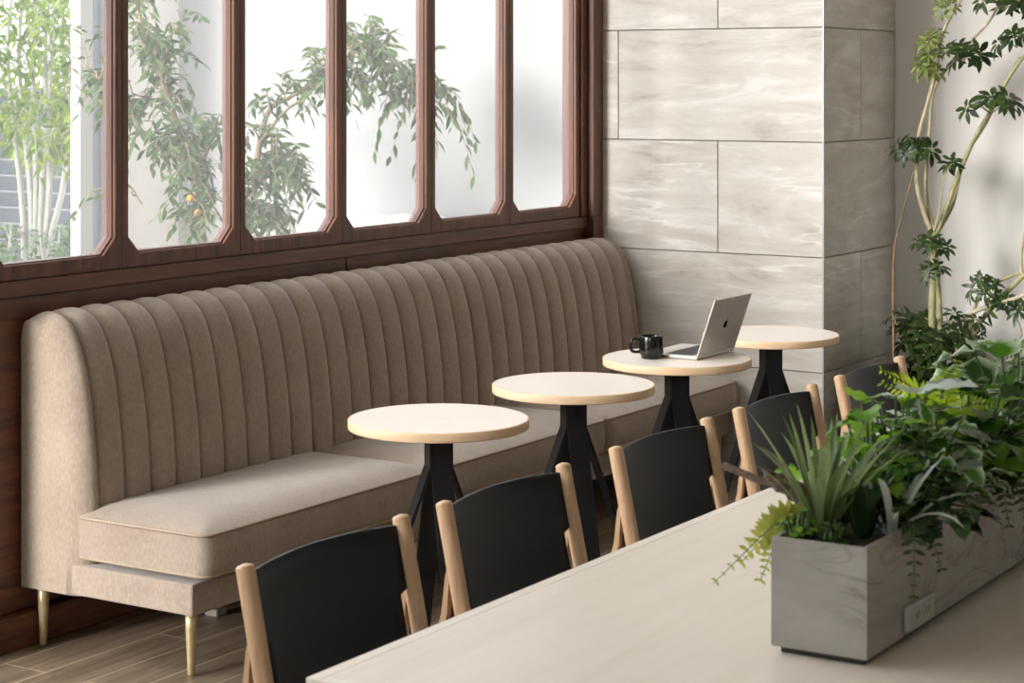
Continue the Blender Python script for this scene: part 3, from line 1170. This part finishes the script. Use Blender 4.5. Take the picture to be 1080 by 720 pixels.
# driftwood
dw = thing('driftwood_branch', 'brown driftwood stick poking out of the planter to the left', 'branch', (-1.30, 3.12, SOIL))
b = B()
tube(b, catmull([(-1.30, 3.13, .885), (-1.345, 3.12, .94), (-1.39, 3.105, .966), (-1.43, 3.10, .972), (-1.507, 3.097, .994)], 6), [.016]*6+[.018]*6+[.012]*4+[.0065]*9, 10)
obj('stick', b, M['drift'], dw)
b = B()
tube(b, catmull([(-1.385, 3.105, .972), (-1.41, 3.085, .985), (-1.425, 3.08, 1.0)], 5), [.014]*4+[.010]*4+[.004]*3, 8)
obj('knot', b, M['drift'], dw)

# ------------------------------------------------------------------ laptop and mug
LX, LY, LZ = -3.015, 6.14, TZ+.0005
lap = thing('laptop', 'open silver laptop on the third cafe table, its lid back toward the camera', 'laptop', (LX-.1, LY, LZ))
LW, LD = .285, .205
b = B(); box(b, LX-LD, LX, LY-LW/2, LY+LW/2, LZ+.001, LZ+.0125, .004, 2)
base = obj('base', b, M['alu'], lap)
b = B()
for r_ in range(5):
    for c_ in range(13):
        yk = LY-LW/2+.018+(LW-.036)*(c_+.08)/13
        xk = LX-.03-.02*r_
        box(b, xk-.0165, xk, yk, yk+.0165, LZ+.0126, LZ+.0136)
obj('keyboard', b, M['key'], base)
b = B(); box(b, LX-LD+.012, LX-LD+.072, LY-.055, LY+.055, LZ+.0126, LZ+.0129); obj('trackpad', b, M['alu'], base)
TILT = math.radians(19)
axu = V((math.sin(TILT), 0, math.cos(TILT)))      # up along the lid
axn = V((math.cos(TILT), 0, -math.sin(TILT)))     # out of the lid's back
LH = .205
hp = V((LX-.002, LY, LZ+.008))
b = B(); obox(b, hp+axu*(LH/2+.004), axn, V((0, 1, 0)), axu, .003, LW/2, LH/2, .0022)
lid = obj('lid', b, M['alu'], lap)
b = B(); obox(b, hp+axu*(LH/2+.004)-axn*.0032, axn, V((0, 1, 0)), axu, .0003, LW/2-.005, LH/2-.006); obj('screen', b, M['screen'], lid)
# fruit-shaped emblem on the lid's back
def poly_plate(bm, pts, c, th=.0005):
    lo = [c+V((0, 1, 0))*p[0]+axu*p[1] for p in pts]
    loft(bm, [lo, [q+axn*th for q in lo]], True, True, False)
ec = hp+axu*(LH*.53)+axn*.0030
pts = []
for k in range(48):
    a = 2*PI*k/48
    r_ = .0145*(1+.06*math.cos(2*a))
    x, y = r_*math.cos(a), r_*1.05*math.sin(a)
    if abs(a-PI/2) < .6:
        y -= .0035*(1-abs(a-PI/2)/.6)
    if abs(a-1.5*PI) < .5:
        y += .0022*(1-abs(a-1.5*PI)/.5)
    x *= (1 if y > -.002 else 1+.55*(y+.002)/.0145*.5)
    if math.hypot(x-.0175, y-.002) < .0085:                  # the bite
        dx, dy = x-.0175, y-.002
        l_ = math.hypot(dx, dy)
        x, y = .0175-.0085*math.sqrt(max(0, 1-(dy/.0085)**2)), y
    pts.append((x, y))
b = B(); poly_plate(b, pts, ec)
poly_plate(b, [(.001, .0150), (.0018, .0195), (.0060, .0232), (.0063, .0195), (.0042, .0165)], ec)
obj('emblem', b, M['emblem'], lid)

MC = V((-3.172, 5.965, TZ+.0005))
mug = thing('mug', 'glossy black mug beside the laptop', 'mug', MC)
b = B()
lathe(b, [(.001, 0), (.031, 0), (.0335, .002), (.0335, .006), (.036, .013), (.0405, .016), (.0415, .02), (.0415, .074), (.0405, .0765), (.0385, .0755), (.0375, .07), (.0375, .02), (.03, .012), (.001, .011)], MC, 40)
obj('body', b, M['mug'], mug)
b = B(); lathe(b, [(.001, .055), (.0372, .055), (.0372, .0565), (.001, .0565)], MC, 32); obj('coffee', b, M['coffee'], mug)
b = B()
hd = -RT
hp_ = []
for a, z in ((.040, .062), (.055, .0655), (.066, .061), (.069, .05), (.069, .036), (.066, .026), (.055, .0215), (.040, .0225)):
    hp_.append(MC+hd*a+V((0, 0, z)))
tube(b, catmull(hp_, 4), .0052, 10)
obj('handle', b, M['mug'], mug)

# ------------------------------------------------------------------ umbrella tree by the back wall


def palmate(b, s, c, d, r, L=.085, n=8, W=.33):
    d = V(d).normalized()
    a, e = frame_axes(d)
    for k in range(n):
        an = 2*PI*k/n+r.uniform(-.12, .12)
        o = a*math.cos(an)+e*math.sin(an)
        leaf(b, V(c)+o*.012, o+d*r.uniform(-.12, .16), d, L*r.uniform(.75, 1.1), L*W*r.uniform(.85, 1.1), 'oval', .45, .1, 0, r=r)


def tuft(b, s, c, rad, n, r, L=.08, flat=1.0):
    c = V(c)
    for k in range(n):
        an = 2.4*k+r.uniform(-.4, .4)
        q = math.sqrt((k+.6)/n)
        d = V((math.cos(an)*q, math.sin(an)*q, .75-.75*q+r.uniform(-.45, .45))).normalized()
        p = c+V((d.x*rad, d.y*rad, d.z*rad*.8))*(.45+.75*q)
        tube(s, catmull([c-V((0, 0, .02)), c.lerp(p, .5)+V((0, 0, .01)), p], 3), .0022, 5)
        palmate(b, s, p, d*.9+V((.05, -.55, .55)), r, L*r.uniform(.75, 1.1), r.choice((7, 8, 8)))


UY = 7.95
ut = thing('umbrella_tree', 'tall umbrella tree with bare pale stems and palm-shaped leaf clusters by the white back wall', 'tree', (-2.87, UY, 0))
r = random.Random(41)


def U(px, py, y=UY):
    return on_y(px, py, y)


stems = [
    ([(986, 560, 7.95), (986, 420, 7.95), (983, 330, 7.95), (985, 285, 7.95), (984, 245, 7.95)], .017, .013, 'bark_green'),
    ([(992, 560, 7.93), (993, 420, 7.93), (991, 330, 7.93), (988, 285, 7.94), (985, 246, 7.94)], .013, .010, 'bark_green'),
    ([(984, 248, 7.95), (974, 222, 7.93), (967, 190, 7.9), (969, 145, 7.88), (978, 110, 7.88), (986, 80, 7.88), (993, 40, 7.9), (1004, 15, 7.9), (1022, -12, 7.9)], .011, .006, 'bark'),
    ([(986, 247, 7.95), (978, 215, 7.97), (977, 180, 7.98), (981, 130, 7.96), (984, 98, 7.95), (1000, 70, 7.93), (1025, 42, 7.92), (1045, 20, 7.92), (1062, -12, 7.92)], .009, .005, 'bark'),
    ([(987, 248, 7.95), (1000, 215, 7.95), (1012, 182, 7.93), (1027, 148, 7.9), (1046, 115, 7.9), (1064, 82, 7.9), (1090, 45, 7.9)], .011, .007, 'bark_green'),
    ([(988, 247, 7.96), (1004, 218, 7.99), (1010, 195, 8.0), (1018, 165, 7.98), (1040, 130, 7.95), (1058, 92, 7.94), (1076, 60, 7.94)], .008, .004, 'bark_green'),
    ([(985, 244, 7.94), (990, 225, 7.92), (993, 200, 7.92), (998, 176, 7.92)], .005, .003, 'bark'),
    ([(946, 470, 7.95), (943, 380, 7.95), (942, 300, 7.95), (944, 258, 7.95), (952, 225, 7.93), (964, 180, 7.92)], .007, .004, 'bark_brown'),
]
for k, (pp, r0, r1, mt) in enumerate(stems):
    pts = [U(*p) for p in pp]
    if k < 2 or k == 7:
        pts[0].z = .30
    cv = catmull(pts, 6)
    b = B()
    tube(b, cv, [r0+(r1-r0)*i/(len(cv)-1) for i in range(len(cv))], 10)
    obj('stem', b, M[mt], ut)
clusters = [  # px, py, radius px, leaves, y, leaflet length
    (1058, 6, 26, 9, 7.90, .080), (1016, 60, 22, 7, 7.90, .080), (1072, 45, 18, 5, 7.92, .070),
    (1045, 115, 28, 9, 7.86, .078), (966, 157, 22, 8, 7.90, .068), (1002, 174, 12, 3, 7.92, .055),
    (983, 262, 20, 7, 7.88, .066), (984, 286, 14, 4, 7.9, .06)]
b, s = B(), B()
for cx_, cy_, rp, n, yy, L in clusters:
    tuft(b, s, U(cx_, cy_, yy), rp/255*.85, n, r, L)
for k in range(52):                       # the dense skirt of leaves low on the stems
    tuft(b, s, U(r.uniform(945, 1025), r.uniform(335, 410), r.uniform(7.75, 8.1)), .045, 2, r, .066)
merge(b, s, 1)
obj('foliage', b, [M['scheff'], M['bark_green']], ut)
b, s = B(), B()
for cx_, cy_, rp, n in ((985, 38, 8, 3), (980, 48, 12, 5), (981, 62, 12, 5), (980, 76, 12, 5), (998, 8, 8, 3), (975, 70, 9, 3)):
    tuft(b, s, U(cx_, cy_, 7.88), rp/255, n, r, .05)
merge(b, s, 1)
obj('young_foliage', b, [M['scheff_young'], M['bark_green']], ut)

lt = thing('leaning_tree', 'leaning umbrella tree with bare crossing stems right of the tall one', 'tree', (-2.72, 8.02, 0))
r = random.Random(44)
for pp, r0, r1, mt in (
    ([(1006, 520, 8.0), (1010, 400, 8.0), (1018, 375, 8.0), (1030, 345, 8.0), (1052, 318, 8.0), (1078, 292, 8.0), (1100, 270, 8.0)], .015, .009, 'bark_green'),
    ([(1000, 520, 7.95), (996, 380, 7.95), (1003, 350, 7.93), (1022, 332, 7.92), (1045, 322, 7.92), (1075, 313, 7.92), (1100, 300, 7.92)], .011, .008, 'bark'),
    ([(1004, 520, 8.02), (1010, 380, 8.02), (1024, 345, 8.03), (1032, 315, 8.03), (1055, 296, 8.03), (1090, 283, 8.03)], .010, .006, 'bark_green'),
    ([(1078, 292, 8.0), (1077, 270, 8.0), (1081, 245, 8.0), (1086, 220, 8.0)], .007, .005, 'bark'),
    ([(1062, 318, 8.0), (1072, 335, 8.0), (1078, 352, 8.0), (1076, 365, 8.0)], .004, .002, 'bark_brown')):
    pts = [U(*p) for p in pp]
    if pp[0][1] == 520:
        pts[0].z = .30
    cv = catmull(pts, 6)
    b = B(); tube(b, cv, [r0+(r1-r0)*i/(len(cv)-1) for i in range(len(cv))], 10); obj('stem', b, M[mt], lt)
b, s = B(), B()
for cx_, cy_, rp, n in ((1040, 305, 16, 6), (1058, 322, 14, 5), (1075, 325, 12, 4), (1033, 298, 10, 3), (1088, 370, 16, 5)):
    tuft(b, s, U(cx_, cy_, 7.95), rp/255, n, r, .06)
merge(b, s, 1)
obj('foliage', b, [M['scheff'], M['bark_green']], lt)
pt = thing('floor_planter', 'dark floor planter trough holding the umbrella trees against the white wall', 'planter', (-2.55, 8.1, 0))
b = B()
o = [V((-3.18, 7.70, 0)), V((-1.5, 7.70, 0)), V((-1.5, 8.36, 0)), V((-3.18, 8.36, 0))]
i_ = [V((-3.16, 7.72, 0)), V((-1.52, 7.72, 0)), V((-1.52, 8.34, 0)), V((-3.16, 8.34, 0))]
loft(b, [zz(o, 0.001), zz(o, .40), zz(i_, .40), zz(i_, .05)], True, True, False)
obj('trough', b, M['pot'], pt)
b = B(); box(b, -3.16, -1.52, 7.72, 8.34, .05, .34); obj('soil', b, M['soil'], pt)

# ------------------------------------------------------------------ weeping trees in the annex


def leafy_twig(b, s, p0, p1, r, n, L, W, sag=.08, hang=.2):
    p0, p1 = V(p0), V(p1)
    mid = p0.lerp(p1, .5)+V((0, 0, sag))+rv(r, .03)
    cv = catmull([p0, mid, p1], 6)
    tube(s, cv, [.004*(1-.75*i/len(cv)) for i in range(len(cv))], 5)
    m = len(cv)
    for k in range(n):
        t = .12+.88*k/max(1, n-1)
        i = min(m-2, int(t*(m-1)))
        p = cv[i].lerp(cv[i+1], t*(m-1)-i)
        d = (cv[i+1]-cv[i]).normalized()
        sd = d.cross(V((0, 0, 1)))
        if sd.length < .1:
            sd = V((1, 0, 0))
        sd.normalize()
        sg = -1 if k % 2 else 1
        dd = d*.6+sd*sg*r.uniform(.4, .9)+V((0, 0, -hang*r.uniform(.2, 1.6)))+rv(r, .25)
        leaf(b, p, dd, V((0, 0, 1))+rv(r, .7), L*r.uniform(.65, 1.15), W*r.uniform(.8, 1.15), 'pointed', .4, .2, 0, r=r)


def wtree(name, label, base, limbs, twigs, leafmat, bark, seed, L, W, r0=.022, nl=10, cat='tree'):
    r = random.Random(seed)
    t = thing(name, label, cat, base)
    for pts, a, c in limbs:
        cv = catmull(pts, 6)
        b = B(); tube(b, cv, [a+(c-a)*i/(len(cv)-1) for i in range(len(cv))], 8); obj('branch', b, M[bark], t)
    b, s = B(), B()
    for p0, p1 in twigs:
        leafy_twig(b, s, p0, p1, r, nl+r.randint(-2, 3), L, W)
    merge(b, s, 1)
    obj('foliage', b, [M[leafmat], M[bark]], t)
    return t


def A(px, py, d=9.2):
    return at_d(px, py, d)


def px_twigs(r, spine, k, spread, down, d0, dj=.35, right=0):
    k = int(k*1.15)
    spread *= 1.25
    """twigs leaving points of a limb, each with its own distance"""
    out = []
    for i in range(k):
        t = r.random()*(len(spine)-1)
        j = min(len(spine)-2, int(t))
        f = t-j
        x = spine[j][0]+(spine[j+1][0]-spine[j][0])*f
        y = spine[j][1]+(spine[j+1][1]-spine[j][1])*f
        d = d0+r.uniform(-.05, .05)
        p0 = A(x, y, d)
        p1 = A(x+r.gauss(right, spread), y+abs(r.gauss(down, spread*.7))*(1 if r.random() < .7 else -1), d+r.uniform(-dj, dj))
        out.append((p0, p1))
    return out


r = random.Random(71)
l1 = [(214, 330), (212, 240), (205, 190), (192, 150), (178, 105), (160, 60), (146, 10), (140, -30)]
l2 = [(205, 200), (218, 160), (228, 140)]
l3 = [(200, 170), (180, 165), (152, 140), (140, 125), (118, 98), (92, 72)]
ga = (A(214, 330).x, A(214, 330).y, 0)
limbs = [([V(ga)]+[A(x, y) for x, y in l1], .026, .008), ([A(x, y) for x, y in l2], .010, .005), ([A(x, y, 9.15) for x, y in l3], .010, .005)]
tw = [(A(140, 125, 9.1), A(108, 105, 9.1)), (A(140, 120, 9.1), A(104, 30, 9.1)), (A(150, 215, 9.1), A(100, 208, 9.05)), (A(130, 210, 9.1), A(78, 228, 9.05)), (A(160, 140, 9.1), A(125, 190, 9.1)), (A(150, 130, 9.1), A(112, 60, 9.1))]+px_twigs(r, l1[1:], 60, 22, 16, 9.2)+px_twigs(r, l2, 12, 15, 16, 9.2)+px_twigs(r, l3[:4], 16, 16, 14, 9.15)+px_twigs(r, l3[3:], 26, 15, 22, 9.15)+px_twigs(r, [(190, 235), (225, 245)], 10, 15, 10, 9.1)+px_twigs(r, [(150, 60), (190, 30)], 6, 14, 10, 9.2)
wtree('weeping_tree', 'green weeping tree behind the second pane from the left', ga, limbs, tw, 'ficus', 'bark_brown', 72, .076, .023)
r = random.Random(81)
m1 = [(262, 330), (260, 250), (268, 200), (274, 150), (285, 115), (310, 100), (345, 75)]
m2 = [(274, 150), (300, 118), (330, 95), (352, 60)]
m3 = [(268, 200), (290, 170), (310, 165)]
gb = (A(262, 330).x, A(262, 330).y, 0)
limbs = [([V(gb)]+[A(x, y) for x, y in m1], .024, .007), ([A(x, y, 9.15) for x, y in m2], .008, .004), ([A(x, y, 9.25) for x, y in m3], .008, .004)]
tw = px_twigs(r, [(262, 250), (268, 200), (285, 180), (300, 165)], 30, 18, 16, 9.2)+px_twigs(r, [(300, 180), (312, 195), (318, 205)], 14, 11, 12, 9.2)+px_twigs(r, m1[3:], 10, 12, 6, 9.2)+px_twigs(r, [(325, 95), (350, 80)], 14, 12, 18, 9.2, right=4)+px_twigs(r, [(262, 230), (300, 240)], 14, 12, 10, 9.15)
wtree('weeping_tree', 'green weeping tree behind the third pane, arching to the right', gb, limbs, tw, 'ficus', 'bark_brown', 82, .076, .024)
r = random.Random(91)
n1 = [(352, 330), (350, 240), (352, 150), (358, 85), (375, 52), (400, 50), (425, 75), (445, 100)]
gc = (A(352, 330, 9.35).x, A(352, 330, 9.35).y, 0)
limbs = [([V(gc)]+[A(x, y, 9.35) for x, y in n1], .022, .005)]
tw = (px_twigs(r, [(366, 60), (385, 52), (405, 55)], 18, 12, 14, 9.3, right=6)+px_twigs(r, [(385, 60), (425, 85), (440, 100)], 26, 12, 24, 9.3, right=8)
      + px_twigs(r, [(425, 90), (445, 105)], 10, 6, 55, 9.3, .15, right=12)+px_twigs(r, [(365, 75), (375, 90)], 10, 9, 20, 9.3, right=6)
      + [(A(440, 100, 9.3), A(472, 98, 9.3)), (A(450, 92, 9.3), A(490, 118, 9.2)), (A(455, 95, 9.3), A(502, 148, 9.2)), (A(455, 98, 9.3), A(492, 145, 9.3)), (A(455, 100, 9.3), A(478, 132, 9.2)), (A(458, 105, 9.3), A(500, 185, 9.25)),
         (A(445, 105, 9.3), A(437, 188, 9.3)), (A(420, 95, 9.3), A(395, 160, 9.2)), (A(430, 95, 9.3), A(412, 165, 9.3))])
wtree('weeping_tree', 'weeping branches hanging down to the right behind the fourth and fifth panes', gc, limbs, tw, 'ficus', 'bark_brown', 92, .076, .023)
r = random.Random(95)
for k, (x, y) in enumerate(((201, 209), (209, 224))):
    b = B()
    c = A(x, y, 8.95)
    bmesh.ops.create_icosphere(b, subdivisions=2, radius=.017, matrix=Matrix.Translation(c))
    smooth(b)
    tag(obj('fruit', b, M['fruit'], None, c), ['upper small orange fruit among the leaves in the second pane', 'lower small orange fruit among the leaves in the second pane'][k], 'fruit', 'orange fruits on the weeping tree')

# garden trees
r = random.Random(101)
gt_base = at_d(30, 290, 11.6)
gb_ = (gt_base.x, gt_base.y, -.04)
limbs = []
for (x0, x1, x2) in ((25, 22, 8), (33, 32, 20), (41, 44, 55), (46, 52, 48), (36, 38, 35), (50, 66, 78)):
    limbs.append(([V((at_d(x0, 290, 11.6).x, at_d(x0, 290, 11.6).y, -.04)), at_d(x0+1, 270, 11.6), at_d(x1, 200, 11.6), at_d((x1+x2)/2, 140, 11.6), at_d(x2, 50, 11.6), at_d(x2+6, -20, 11.6)], .022, .010))
tw = []
for k in range(270):
    x, y = r.uniform(-10, 104), r.uniform(-30, 165)
    if y > 120 and (x < 8 or x > 88):
        continue
    d = 11.6+r.uniform(-.5, .5)
    tw.append((at_d(x, y, d), at_d(x+r.gauss(0, 14), y+r.uniform(4, 34), d+r.uniform(-.3, .3))))
wtree('slim_garden_tree', 'slim multi-stemmed garden tree with pale stems behind the leftmost pane', gb_, limbs, tw, 'garden', 'bark_white', 102, .092, .030, nl=8)
r = random.Random(105)
for k, (xc_, lab) in enumerate(((12, 'low pale shrub at the left under the slim garden tree'), (75, 'low pale shrub at the foot of the slim garden tree, near the white post'))):
    p = at_d(xc_, 290, 11.3)
    tw = []
    for i in range(34):
        x, y = xc_+r.gauss(0, 16), r.uniform(240, 300)
        tw.append((at_d(x, y+15, 11.3+r.uniform(-.3, .3)), at_d(x+r.gauss(0, 8), y, 11.3+r.uniform(-.3, .3))))
    wtree('garden_shrub', lab, (p.x, p.y, -.04), [([V((p.x, p.y, -.04)), at_d(xc_, 275, 11.3)], .012, .006)], tw, 'shrub', 'bark_white', 106+k, .06, .035, nl=8, cat='shrub')

# ------------------------------------------------------------------ light: overcast-bright sky and a low soft sun from the garden side
w = bpy.data.worlds.new('sky')
SC.world = w
w.use_nodes = True
bg = w.node_tree.nodes['Background']
bg.inputs[0].default_value = (.93, .96, 1.0, 1)
bg.inputs[1].default_value = 2.9
sd = bpy.data.lights.new('sun', 'SUN')
sd.energy = 3.1
sd.angle = math.radians(18)
sd.color = (1.0, .972, .938)
so = bpy.data.objects.new('sun', sd)
COL.objects.link(so)
el = math.radians(15)
trav = V((.295*math.cos(el), .9555*math.cos(el), -math.sin(el)))
so.rotation_euler = trav.to_track_quat('-Z', 'Y').to_euler()
so.location = (-8, -10, 8)

SC.view_settings.view_transform = 'Standard'
SC.view_settings.look = 'None'
SC.view_settings.gamma = 1
SC.view_settings.use_curve_mapping = False
SC.view_settings.exposure = 1.09
try:
    SC.cycles.use_denoising = True
    SC.cycles.max_bounces = 10
    SC.cycles.transparent_max_bounces = 16
    SC.cycles.sample_clamp_indirect = 8
except Exception:
    pass
